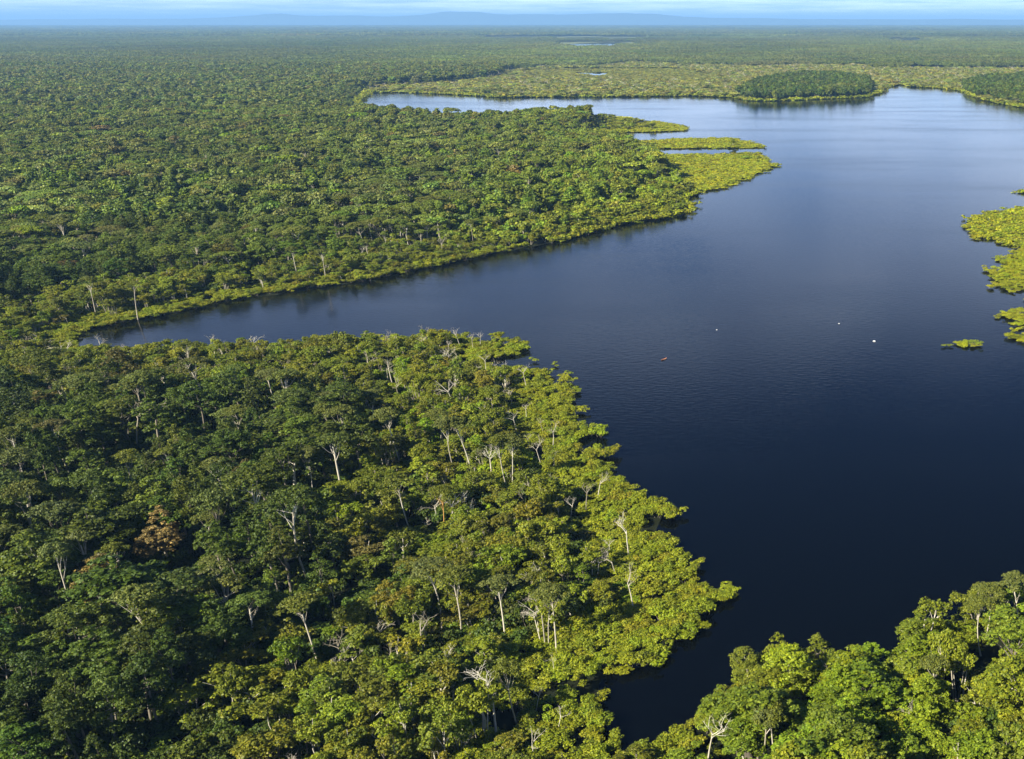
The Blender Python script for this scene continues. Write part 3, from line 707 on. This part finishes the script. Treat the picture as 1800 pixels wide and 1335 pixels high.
# --- low marsh scrub beyond the lake, with scattered dwarf trees
P = jitter_grid(1500, 4200, 13, 7); sd = lake_sd(P); mi = in_marsh(P); cl = inside(P, CLUMP1) | inside(P, CLUMP2); gr = inside(P, GRASSY)
ok = mi & ~cl & (sd > 1) & pond_clear(P) & ~gr
n = ok.sum(); fld.add('swamp', P[ok], r.uniform(3.5, 8, n), r.uniform(1.5, 2.4, n), vary(mixc((0.27, 0.275, 0.04), (0.18, 0.20, 0.04), r.random(n)), r), 'marsh')
ok = gr & (sd > 1) & pond_clear(P)
n = ok.sum(); fld.add('shrub', P[ok], r.uniform(1.2, 2.4, n), r.uniform(3.0, 4.5, n), vary(mixc((0.26, 0.27, 0.02), (0.19, 0.19, 0.03), fnoise(P[ok][:, 0], P[ok][:, 1], 200, 77)), r, .08), 'marsh')
ok = cl & (sd > 3)
n = ok.sum(); Pc = np.repeat(P[ok], 2, 0) + r.uniform(-5, 5, (2 * n, 2)); n *= 2
fld.add('broad', Pc, r.uniform(11, 19, n), r.uniform(.9, 1.2, n), vary(mixc(DARK, MID, r.random(n)), r), 'marsh')

# --- forest of the middle distance
P = jitter_grid(NEARY, 3000, 10.5, 8, margin=60); sd = lake_sd(P); mi = in_marsh(P)
ok = (sd > 14) & ~mi & pond_clear(P) & ~inside(P, TONGUE)
nz = fnoise(P[:, 0], P[:, 1], 240, 12); kb = nz + r.normal(0, .2, len(P)) > .5
h = np.minimum(r.uniform(10, 23, len(P)), 5 + .25 * np.maximum(sd, 0)); ok &= vnoise(P[:, 0], P[:, 1], 34, 33) > .16
T = vary(mixc(mixc(MID, OLIVE, np.clip(nz + r.normal(0, .25, len(P)), 0, 1)), GREY, np.clip(r.normal(.35, .25, len(P)), 0, 1)), r)
for kd, m in (('umbrella', ok & kb), ('broad', ok & ~kb)):
    fld.add(kd, P[m], h[m], r.uniform(1.0, 1.45, m.sum()), T[m], 'far')

# --- dark understorey filling the gaps of the near forest
P = jitter_grid(105, 560, 4.6, 9); sd = lake_sd(P)
ok = (sd > 20) & (P[:, 1] < 560) & pond_clear(P) & ~inside(P, SWAMP)
h, ok2 = front_limit(P, r.uniform(2.5, 7.5, len(P)))
ok &= r.random(len(P)) < .75
n = ok.sum(); under = (P[ok], h[ok], r.uniform(1.2, 2.0, n), vary(mixc(DARK, MID, r.random(n)), r))

fld.done()

# ------------------------------------------------------------------ masses as instanced geometry, single plants as objects
def collection_of(name, meshes):
    c = bpy.data.collections.new(name)
    for i, m in enumerate(meshes):
        o = bpy.data.objects.new(f'{name}_{i:02d}', m); c.objects.link(o)
    return c
COLS = {}
def scatter(name, cname, meshes, pos, rot, scl, idx, tint, label, cat, mats):
    if cname not in COLS: COLS[cname] = collection_of(cname, meshes)
    n = len(pos); m = bpy.data.meshes.new(name); m.vertices.add(n); m.vertices.foreach_set('co', np.asarray(pos, np.float32).ravel())
    for an, ty, dat, key in (('rot', 'FLOAT_VECTOR', rot, 'vector'), ('scl', 'FLOAT_VECTOR', scl, 'vector'), ('idx', 'INT', idx, 'value')):
        a = m.attributes.new(an, ty, 'POINT'); a.data.foreach_set(key, np.asarray(dat, np.int32 if ty == 'INT' else np.float32).ravel())
    a = m.attributes.new('tint', 'FLOAT_COLOR', 'POINT'); a.data.foreach_set('color', np.c_[tint, np.ones(n)].astype(np.float32).ravel())
    for mt in mats: m.materials.append(mt)
    o = tag(link(name, m), label, cat, kind='stuff')
    g = bpy.data.node_groups.new(name, 'GeometryNodeTree')
    g.interface.new_socket('Geometry', in_out='INPUT', socket_type='NodeSocketGeometry'); g.interface.new_socket('Geometry', in_out='OUTPUT', socket_type='NodeSocketGeometry')
    gi = g.nodes.new('NodeGroupInput'); go = g.nodes.new('NodeGroupOutput')
    ip = g.nodes.new('GeometryNodeInstanceOnPoints'); ci = g.nodes.new('GeometryNodeCollectionInfo')
    ci.inputs['Collection'].default_value = COLS[cname]; ci.inputs['Separate Children'].default_value = True; ci.inputs['Reset Children'].default_value = True
    def named(nm, ty):
        x = g.nodes.new('GeometryNodeInputNamedAttribute'); x.data_type = ty; x.inputs['Name'].default_value = nm; return x.outputs['Attribute']
    g.links.new(gi.outputs[0], ip.inputs['Points']); g.links.new(ci.outputs[0], ip.inputs['Instance'])
    ip.inputs['Pick Instance'].default_value = True
    g.links.new(named('idx', 'INT'), ip.inputs['Instance Index'])
    er = g.nodes.new('FunctionNodeEulerToRotation'); g.links.new(named('rot', 'FLOAT_VECTOR'), er.inputs[0]); g.links.new(er.outputs[0], ip.inputs['Rotation'])
    g.links.new(named('scl', 'FLOAT_VECTOR'), ip.inputs['Scale'])
    g.links.new(ip.outputs[0], go.inputs[0])
    md = o.modifiers.new('scatter', 'NODES'); md.node_group = g
    return o

KH = {k: np.array([p[2] for p in PROTO[k]]) for k in KINDS}
KR = {k: np.array([p[3] for p in PROTO[k]]) for k in KINDS}
nF = len(fld.x)
var = np.zeros(nF, int); sclz = np.zeros(nF); rotz = r.uniform(0, 6.283, nF); tilt = r.normal(0, .035, (nF, 2))
for k in KINDS:
    m = np.where(fld.kind == k)[0]; var[m] = r.integers(0, KINDS[k], len(m)); sclz[m] = fld.h[m] / KH[k][var[m]]
sxy = fld.w.copy()
m = fld.kind == 'broad'; sxy[m] *= np.where(fld.zone[m] == 'right', 1.15, 1.02) * np.clip(fld.h[m] / 17, .55, 1.15)
m = fld.kind == 'umbrella'; sxy[m] *= np.clip(fld.h[m] / 19, .55, 1.1)
rad = np.zeros(nF)
for k in KINDS:
    m = fld.kind == k; rad[m] = KR[k][var[m]] * sxy[m]
U, Vp, DEP = proj(np.c_[fld.x, fld.y, fld.h * .75])
size_px = FPX * rad / DEP
inframe = (U > -10) & (U < 1810) & (Vp > 0) & (Vp < 1345)
single = np.zeros(nF, bool)
LIMIT = {'broad': 240, 'umbrella': 210, 'swamp': 240, 'shrub': 260}
for k in KINDS:
    m = np.where((fld.kind == k) & inframe)[0]; o = m[np.argsort(-size_px[m])]; single[o[:LIMIT[k]]] = True

NAMES = {'broad': 'broadleaf_tree', 'umbrella': 'umbrella_tree', 'swamp': 'swamp_tree', 'shrub': 'shore_shrub'}
GROUPS = {'broad': 'domed broadleaf trees of the near forest', 'umbrella': 'flat-crowned pale-trunked trees', 'swamp': 'feathery olive trees behind the shore', 'shrub': 'low shrubs along the water'}
LOOK = {'broad': 'domed', 'umbrella': 'flat-crowned', 'swamp': 'feathery', 'shrub': 'low mounded'}
def colour_word(t):
    g = t[1]; q = t[0] / max(t[1], 1e-6)
    if q > 1.12: return 'brownish'
    if g > .19: return 'lime green'
    if q > .88 and g > .13: return 'yellow-green'
    if q > .84: return 'olive'
    if g > .085: return 'mid green'
    return 'dark green' if g > .05 else 'deep green'
LANDMARKS = [(275,925,'the orange tree'),(775,895,'the orange trunk'),(225,740,'the arching dead tree'),(284,1060,'the broken dead tree'),(346,1040,'the wide white snag'),
 (1114,1035,'the forked white snag'),(870,1250,'the tall curved snag'),(1238,1300,'the many-stemmed snag'),(860,800,'the bushy snag'),(1082,975,'the pale stump'),(735,725,'the flooded clearing'),
 (700,955,'the round dark hollow'),(712,1195,'the lime tree'),(1470,1270,'the broad bright tree'),(1290,1250,'the inlet-mouth tree'),(918,598,'the near peninsula tip'),(130,595,'the channel head'),
 (0,1335,'the bottom forest corner'),(1800,1335,'the bottom inlet corner'),(900,1335,'the bottom edge midpoint'),(450,1335,'the bottom quarter-point'),(1350,1335,'the lower inlet-side edge'),
 (0,1000,'the lower forest-side edge'),(0,667,'the forest-side midpoint'),(1185,895,'the jutting shore point'),(1280,1036,'the detached shallows shrubs'),(1700,605,'the tiny islet'),(1700,395,'the big reed island'),
 (820,440,'the lime grass patch'),(1205,378,'the far bank notch'),(1365,292,'the marsh tongue tip'),(1653,1150,'the pale triple trunks'),(1612,1100,'the lone inlet shrub'),(1060,1170,'the inlet head'),(545,832,'the slanting dead trunk'),(500,655,'the small bank snag'),
 (1745,560,'the middle reed island'),(1075,830,'the shore bulge'),(1800,1040,'the lake-side edge shrubs'),(1010,740,'the small shore spur'),(420,520,'the channel bend'),(560,1140,'the lone bole in the crowns')]
CLOCK = 'twelve one two three four five six seven eight nine ten eleven'.split()
ORD = 'first second third fourth fifth sixth seventh eighth ninth tenth eleventh twelfth thirteenth fourteenth'.split()
LMA = np.array([(l[0], l[1]) for l in LANDMARKS], float)
def relative_labels(items):
    """items: (look, u, v) -> a label each: direction on a clock face from a landmark in the photo, and which one outward"""
    keys = {}; out_ = [None] * len(items)
    for i, (look, u, v) in enumerate(items):
        d = np.hypot(LMA[:, 0] - u, LMA[:, 1] - v); j = int(np.argmin(d))
        c = int(round(math.degrees(math.atan2(u - LMA[j, 0], LMA[j, 1] - v)) / 30)) % 12
        keys.setdefault((look, j, c), []).append((d[j], i))
    for (look, j, c), L in keys.items():
        L.sort()
        for q, (_, i) in enumerate(L):
            tail = '' if len(L) == 1 else f', {ORD[min(q, 13)]}'
            out_[i] = f"{look} at {CLOCK[c]} o'clock from {LANDMARKS[j][2]}{tail}"
    return out_

def plant(kd, vi, x, y, rz, tl, sx, sz, tint, label, cat, group, name=None, bark=None):
    e = bpy.data.objects.new(name or NAMES[kd], None); e.empty_display_size = .5; C.objects.link(e)
    e.location = (x, y, 0); e.rotation_euler = (tl[0], tl[1], rz); e.scale = (sx, sx, sz)
    tag(e, label, cat, group)
    tm, cm = PROTO[kd][vi][:2]; lm = PROTO[kd][vi][4]
    if bark is not None:
        tm = tm.copy(); tm.materials.clear(); tm.materials.append(bark)
        if lm: lm = lm.copy(); lm.materials.clear(); lm.materials.append(bark)
    t = bpy.data.objects.new('stems' if kd in ('shrub',) else 'trunk', tm); c = bpy.data.objects.new('foliage' if kd == 'shrub' else 'crown', cm)
    for q in (t, c): C.objects.link(q); q.parent = e
    if lm:
        q = bpy.data.objects.new('limbs', lm); C.objects.link(q); q.parent = t
    c['tint'] = [float(tint[0]), float(tint[1]), float(tint[2])]
    return e

looks = []
for i in np.where(single)[0]:
    k = fld.kind[i]; hh = fld.h[i]
    sw_ = {'broad': 'tall ' if hh > 20 else 'small ' if hh < 12 else '', 'umbrella': 'tall ' if hh > 21 else 'small ' if hh < 13 else '', 'swamp': 'tall ' if hh > 10 else 'short ' if hh < 6 else '', 'shrub': ''}[k]
    looks.append((f"{sw_}{colour_word(fld.tint[i])} {LOOK[k]} {'shrub' if k == 'shrub' else 'tree'}", U[i], Vp[i]))
for i, lab in zip(np.where(single)[0], relative_labels(looks)):
    k = fld.kind[i]
    plant(k, int(var[i]), fld.x[i], fld.y[i], rotz[i], tilt[i], sxy[i], sclz[i], fld.tint[i], lab, 'shrub' if k == 'shrub' else 'tree', GROUPS[k])

rest = ~single
SL = {('broad', 0): ('forest', 'mass of domed dark green trees of the near forest'), ('broad', 1): ('forest', 'mass of domed green trees across the channel'), ('broad', 2): ('forest', 'mass of small domed trees of the far forest'),
      ('umbrella', 0): ('forest', 'mass of flat-crowned trees of the near forest'), ('umbrella', 1): ('forest', 'mass of flat-crowned grey green trees across the channel'), ('umbrella', 2): ('forest', 'mass of flat-crowned trees of the far forest'),
      ('swamp', 0): ('swamp_thicket', 'thicket of feathery olive trees behind the near shore'), ('swamp', 1): ('swamp_thicket', 'thicket of olive trees behind the far bank'), ('swamp', 2): ('swamp_thicket', 'pale olive scrub of the marsh beyond the lake'),
      ('shrub', 0): ('shore_scrub', 'low yellow-green scrub fringing the near shore'), ('shrub', 1): ('shore_scrub', 'low yellow-green scrub on the far banks and marsh tongue'), ('shrub', 2): ('shore_scrub', 'bright low scrub round the distant pond')}
lodsel = np.where(fld.y < 620, 0, np.where(fld.y < 1500, 1, 2))
for k in KINDS:
    for lod in (0, 1, 2):
        m = rest & (fld.kind == k) & (lodsel == lod)
        if not m.any(): continue
        nm, lb = SL[k, lod]
        scatter(nm, f'{k}{lod}', STUFF[k, lod], np.c_[fld.x[m], fld.y[m], np.zeros(m.sum())], np.c_[tilt[m], rotz[m]], np.c_[sxy[m], sxy[m], sclz[m]], var[m], fld.tint[m], lb, 'forest' if nm == 'forest' else 'scrub', [M_BARK, M_LEAF])
Pu, hu, wu, Tu = under; n = len(Pu)
vi = r.integers(0, KINDS['shrub'], n)
scatter('undergrowth', 'shrub0', STUFF['shrub', 0], np.c_[Pu, np.zeros(n)], np.c_[np.zeros((n, 2)), r.uniform(0, 6.28, n)], np.c_[wu, wu, hu / KH['shrub'][vi]], vi, Tu, 'dark leafy undergrowth beneath the near forest', 'undergrowth', [M_BARK, M_LEAF])

# --- distant canopy in wide patches
def canopy_patch(seed, S=110.0, n=110):
    r = np.random.default_rng(seed); parts = []; lv = []; o = 0; g = int(math.sqrt(n)); st = S / g
    for i in range(g):
        for j in range(g):
            x = (i + .5 + r.uniform(-.45, .45)) * st - S / 2; y = (j + .5 + r.uniform(-.45, .45)) * st - S / 2
            H = r.uniform(11, 19); R = r.uniform(4.5, 7.5)
            k = r.integers(5, 8); cs = np.c_[x + r.normal(0, R * .4, k), y + r.normal(0, R * .4, k), H - r.random(k) * 3]
            V, F, l = leaves(cs, r.uniform(.32, .5, k) * R, 2.4, .8, r, flat=.6)
            parts.append((V, F)); lv.append(np.clip(l * .4 + r.random() * .6, 0, 1))
    V, F = merge(parts)
    return mk_mesh('canopy', V, F, [M_LEAF], attr=np.concatenate(lv))
PATCH = [canopy_patch(900 + i) for i in range(5)]
def far_canopy(y0, y1, sp, scale, seed, name, label):
    P = jitter_grid(y0, y1, sp, seed, margin=40, jit=.15); mi = in_marsh(P) & (P[:, 1] < 4200)
    ok = ~mi
    for nm, pl in PONDS:
        if nm != 'pond': continue
        c = pl.mean(0); wx = np.abs(pl[:, 0] - c[0]).max(); wy = np.abs(pl[:, 1] - c[1]).max()
        front = 16 * c[1] / CAMH + sp * .6
        jt = rng.normal(0, 1, (3, len(P))); tp = np.clip(1 - ((P[:, 1] - c[1]) / (wy + front)) ** 2, .1, 1)
        ok &= ~((np.abs(P[:, 0] - c[0] * P[:, 1] / c[1]) < (wx + sp * .3) * tp * (1 + .12 * jt[2])) & (P[:, 1] > c[1] - (wy + front) * (.85 + .18 * jt[0])) & (P[:, 1] < c[1] + wy + sp * (.3 + .4 * np.abs(jt[1]))))
    P = P[ok]; n = len(P); nz = fnoise(P[:, 0], P[:, 1] * .5, 1500, 5); n2 = fnoise(P[:, 0], P[:, 1], 420, 6)
    T = vary(mixc(mixc(MID, OLIVE, np.clip(nz * 1.5 - .2, 0, 1)), GREY, np.clip(n2 * 1.4 - .2, 0, 1)), rng, .10) * (.65 + .8 * fnoise(P[:, 0], P[:, 1] * .4, 700, 8))[:, None]
    rz = rng.integers(0, 4, n) * math.pi / 2 + rng.normal(0, .05, n)
    scatter(name, 'canopy', PATCH, np.c_[P, np.zeros(n)], np.c_[np.zeros((n, 2)), rz], np.c_[np.full((n, 2), scale), np.clip(.5 + .5 * nz + .25 * (scale - 1), .6, 2)], rng.integers(0, 5, n), T, label, 'forest', [M_LEAF])
far_canopy(3000, 9000, 105, 1.0, 31, 'forest', 'distant flat forest stretching away beyond the lake')
far_canopy(9000, 27000, 300, 2.9, 32, 'forest', 'farthest blue-green forest under the horizon')

# ------------------------------------------------------------------ single trees read from the photograph
r = np.random.default_rng(77)
BP = [at(b[0], b[1], 5.0) for b in BOLES]; bl = []
for p, b in zip(BP, BOLES):
    uu, vv, _ = proj([[p[0], p[1], b[3] * .6]]); bl.append((('feathery' if b[2] == 'swamp' else 'tall') + ' pale-boled tree', float(uu[0]), float(vv[0])))
for j, (b, p, lab) in enumerate(zip(BOLES, BP, relative_labels(bl))):
    kd = b[2]; vi = j % KINDS[kd]; sz = b[3] / KH[kd][vi]; sx = .62 + .25 * r.random() if kd == 'umbrella' else 1.0
    tint = mixc(OLIVE, GREY, np.array([r.random()]))[0] if kd == 'umbrella' else np.array(YELL)
    plant(kd, vi, p[0], p[1], r.uniform(0, 6.28), r.normal(0, .05, 2), sx, sz, tint, lab, 'tree', 'trees with pale boles standing clear', 'pale_boled_tree', M_PALE)
for j, (u, v, hh, lb) in enumerate(DEAD):
    p = at(u, v, 4.0); o = link('dead_tree', None); s = hh / 16
    link('trunk', SNAGP[j % 7][0], o); link('branches', SNAGP[j % 7][1], o)
    o.location = (p[0], p[1], 0); o.rotation_euler = (r.normal(0, .08), r.normal(0, .08), r.uniform(0, 6.28)); o.scale = (s * 1.1, s * 1.1, s)
    tag(o, lb, 'dead tree', 'bare dead trees')
# scattered dead trees of the drowned forest
P = jitter_grid(130, 4200, 1.0, 1)[:1] * 0
cand = []
Pg = jitter_grid(140, 1500, 30, 44); sdg = lake_sd(Pg); okg = (sdg > 10) & (sdg < 70) & (r.random(len(Pg)) < .35) & ~inside(Pg, TONGUE)
Pf = jitter_grid(140, 470, 9, 46); sdf = lake_sd(Pf); okf = (sdf > 6) & (sdf < 55) & (r.random(len(Pf)) < .6) & ~((proj(np.c_[Pf, np.zeros(len(Pf))])[0] > 1080) & (Pf[:, 1] < 330))
Pm = jitter_grid(1500, 3900, 38, 45); okm = in_marsh(Pm) & (lake_sd(Pm) > 8) & ~inside(Pm, GRASSY)
Pg = np.concatenate([Pg[okg], Pm[okm], Pf[okf]]); hs = np.where(Pg[:, 1] > 1500, r.uniform(8, 15, len(Pg)), r.uniform(9, 16, len(Pg))); hs[-okf.sum():] = r.uniform(6, 11.5, okf.sum())
n = len(Pg)
scatter('dead_wood', 'snags', SNAGS, np.c_[Pg, np.zeros(n)], np.c_[r.normal(0, .06, (n, 2)), r.uniform(0, 6.28, n)], np.c_[hs / 16, hs / 16, hs / 16] * np.where(Pg[:, 1:2] > 1500, [[2.0, 2.0, .85]], [[.9, .9, .9]]), r.integers(0, 7, n), np.ones((n, 3)) * .5, 'scattered pale dead trees of the drowned margins and far marsh', 'dead wood', [M_PALE])

plant('broad', 2, OR_P[0], OR_P[1], 1.0, (0, 0), 1.45, 19 / KH['broad'][2], (0.25, 0.185, 0.062), 'orange-brown withered tree standing alone among dark green crowns', 'tree', None, 'orange_tree', M_BARK)
plant('umbrella', 3, OB_P[0], OB_P[1], 2.0, (.05, -.12), .7, 16 / KH['umbrella'][3], OLIVE, 'tree with a bright orange leaning bole below white dead limbs', 'tree', None, 'orange_barked_tree', M_ORNG)
for (u, v, kd, hh, sx, lb) in ((712, 1215, 'broad', 13, .95, 'bright lime green tree standing out among dark crowns near the lower edge'), (1330, 1310, 'broad', 12, 1.0, 'fresh green rounded tree at the mouth of the dark inlet'),
                               (1470, 1290, 'broad', 14, 1.15, 'broad rounded bright green tree filling the inlet bank'), (1545, 1215, 'broad', 11, .9, 'yellow-lime tree on the inlet bank beside the dark hollow'),
                               (838, 760, 'broad', 9, .7, 'lime green bushy tree in the flooded clearing')):
    p = at(u, v, 6.0); vi = int(u) % 16
    plant(kd, vi, p[0], p[1], r.uniform(0, 6.28), (0, 0), sx, hh / KH[kd][vi], np.array(LIMEC) * (.8 if u < 1000 or u > 1500 else .55), lb, 'tree', None, 'bright_green_tree')

# ------------------------------------------------------------------ things on the water
def canoe():
    p = at(1167, 633); L, B, D = 2.8, .8, .4; V, F = [], []; n = 13; prof = [(-1, 1), (-.86, .35), (-.45, 0), (.45, 0), (.86, .35), (1, 1)]
    for side, off in ((0, 0.0), (1, .06)):
        for i in range(n):
            s = -1 + 2 * i / (n - 1); wdt = max(.03, (1 - abs(s) ** 2.4)) * (B / 2 - off); sheer = .22 * s ** 4
            for (a, b) in prof: V.append((s * (L / 2 - off), a * wdt, b * D * (1 - off) + sheer + off - .12))
    m = len(prof)
    for sd0 in (0, n * m):
        for i in range(n - 1):
            for k in range(m - 1): F.append((sd0 + i * m + k, sd0 + (i + 1) * m + k, sd0 + (i + 1) * m + k + 1, sd0 + i * m + k + 1))
    for i in range(n - 1):
        for k in (0, m - 1): F.append((i * m + k, (i + 1) * m + k, n * m + (i + 1) * m + k, n * m + i * m + k))
    e = link('canoe', None, loc=(p[0], p[1], .12)); e.rotation_euler = (0, 0, .9)
    tag(e, 'small orange-red canoe alone on the open lake', 'canoe')
    link('hull', mk_mesh('hull', V, F, [plain_material('orange_paint', (0.75, 0.34, 0.18), .45)]), e)
    mw = plain_material('thwart_wood', (0.5, 0.33, 0.16), .7)
    def bar(x, w, z): return mk_mesh('thwart', [(x + a * .1, b * w, z + c * .02) for a in (-1, 1) for b in (-1, 1) for c in (-1, 1)], [(0, 1, 3, 2), (4, 6, 7, 5), (0, 4, 5, 1), (2, 3, 7, 6), (0, 2, 6, 4), (1, 5, 7, 3)], [mw])
    link('seat', bar(-.75, .36, .27), e); link('seat', bar(.75, .36, .27), e)
canoe()
M_WHITE = plain_material('white_float', (0.72, 0.72, 0.68), .6, 6.0, .12)
def floating(u, v, rad, lb):
    p = at(u, v); r = np.random.default_rng(int(u)); V, F = [], []; a, b = 12, 6
    for j in range(b):
        th = math.pi * (j + .02) / (b - 1 + .04)
        for i in range(a):
            ph = 2 * math.pi * i / a; q = rad * (1 + .16 * math.sin(3 * ph + u) + .1 * r.normal())
            V.append((q * math.sin(th) * math.cos(ph) * 1.2, q * math.sin(th) * math.sin(ph), rad * .55 * math.cos(th)))
    for j in range(b - 1):
        for i in range(a): F.append((j * a + i, (j + 1) * a + i, (j + 1) * a + (i + 1) % a, j * a + (i + 1) % a))
    o = link('white_float', mk_mesh('white_float', V, F, [M_WHITE], smooth=True), loc=(p[0], p[1], .25)); tag(o, lb, 'float', 'white specks on the lake')
floating(1260, 581, .24, 'tiny white floating speck on the lake, beside the orange canoe')
floating(1475, 570, .30, 'small white floating speck in mid lake, between the other two specks')
floating(1537, 601, .5, 'largest white floating object on the lake, above the ripple rings')
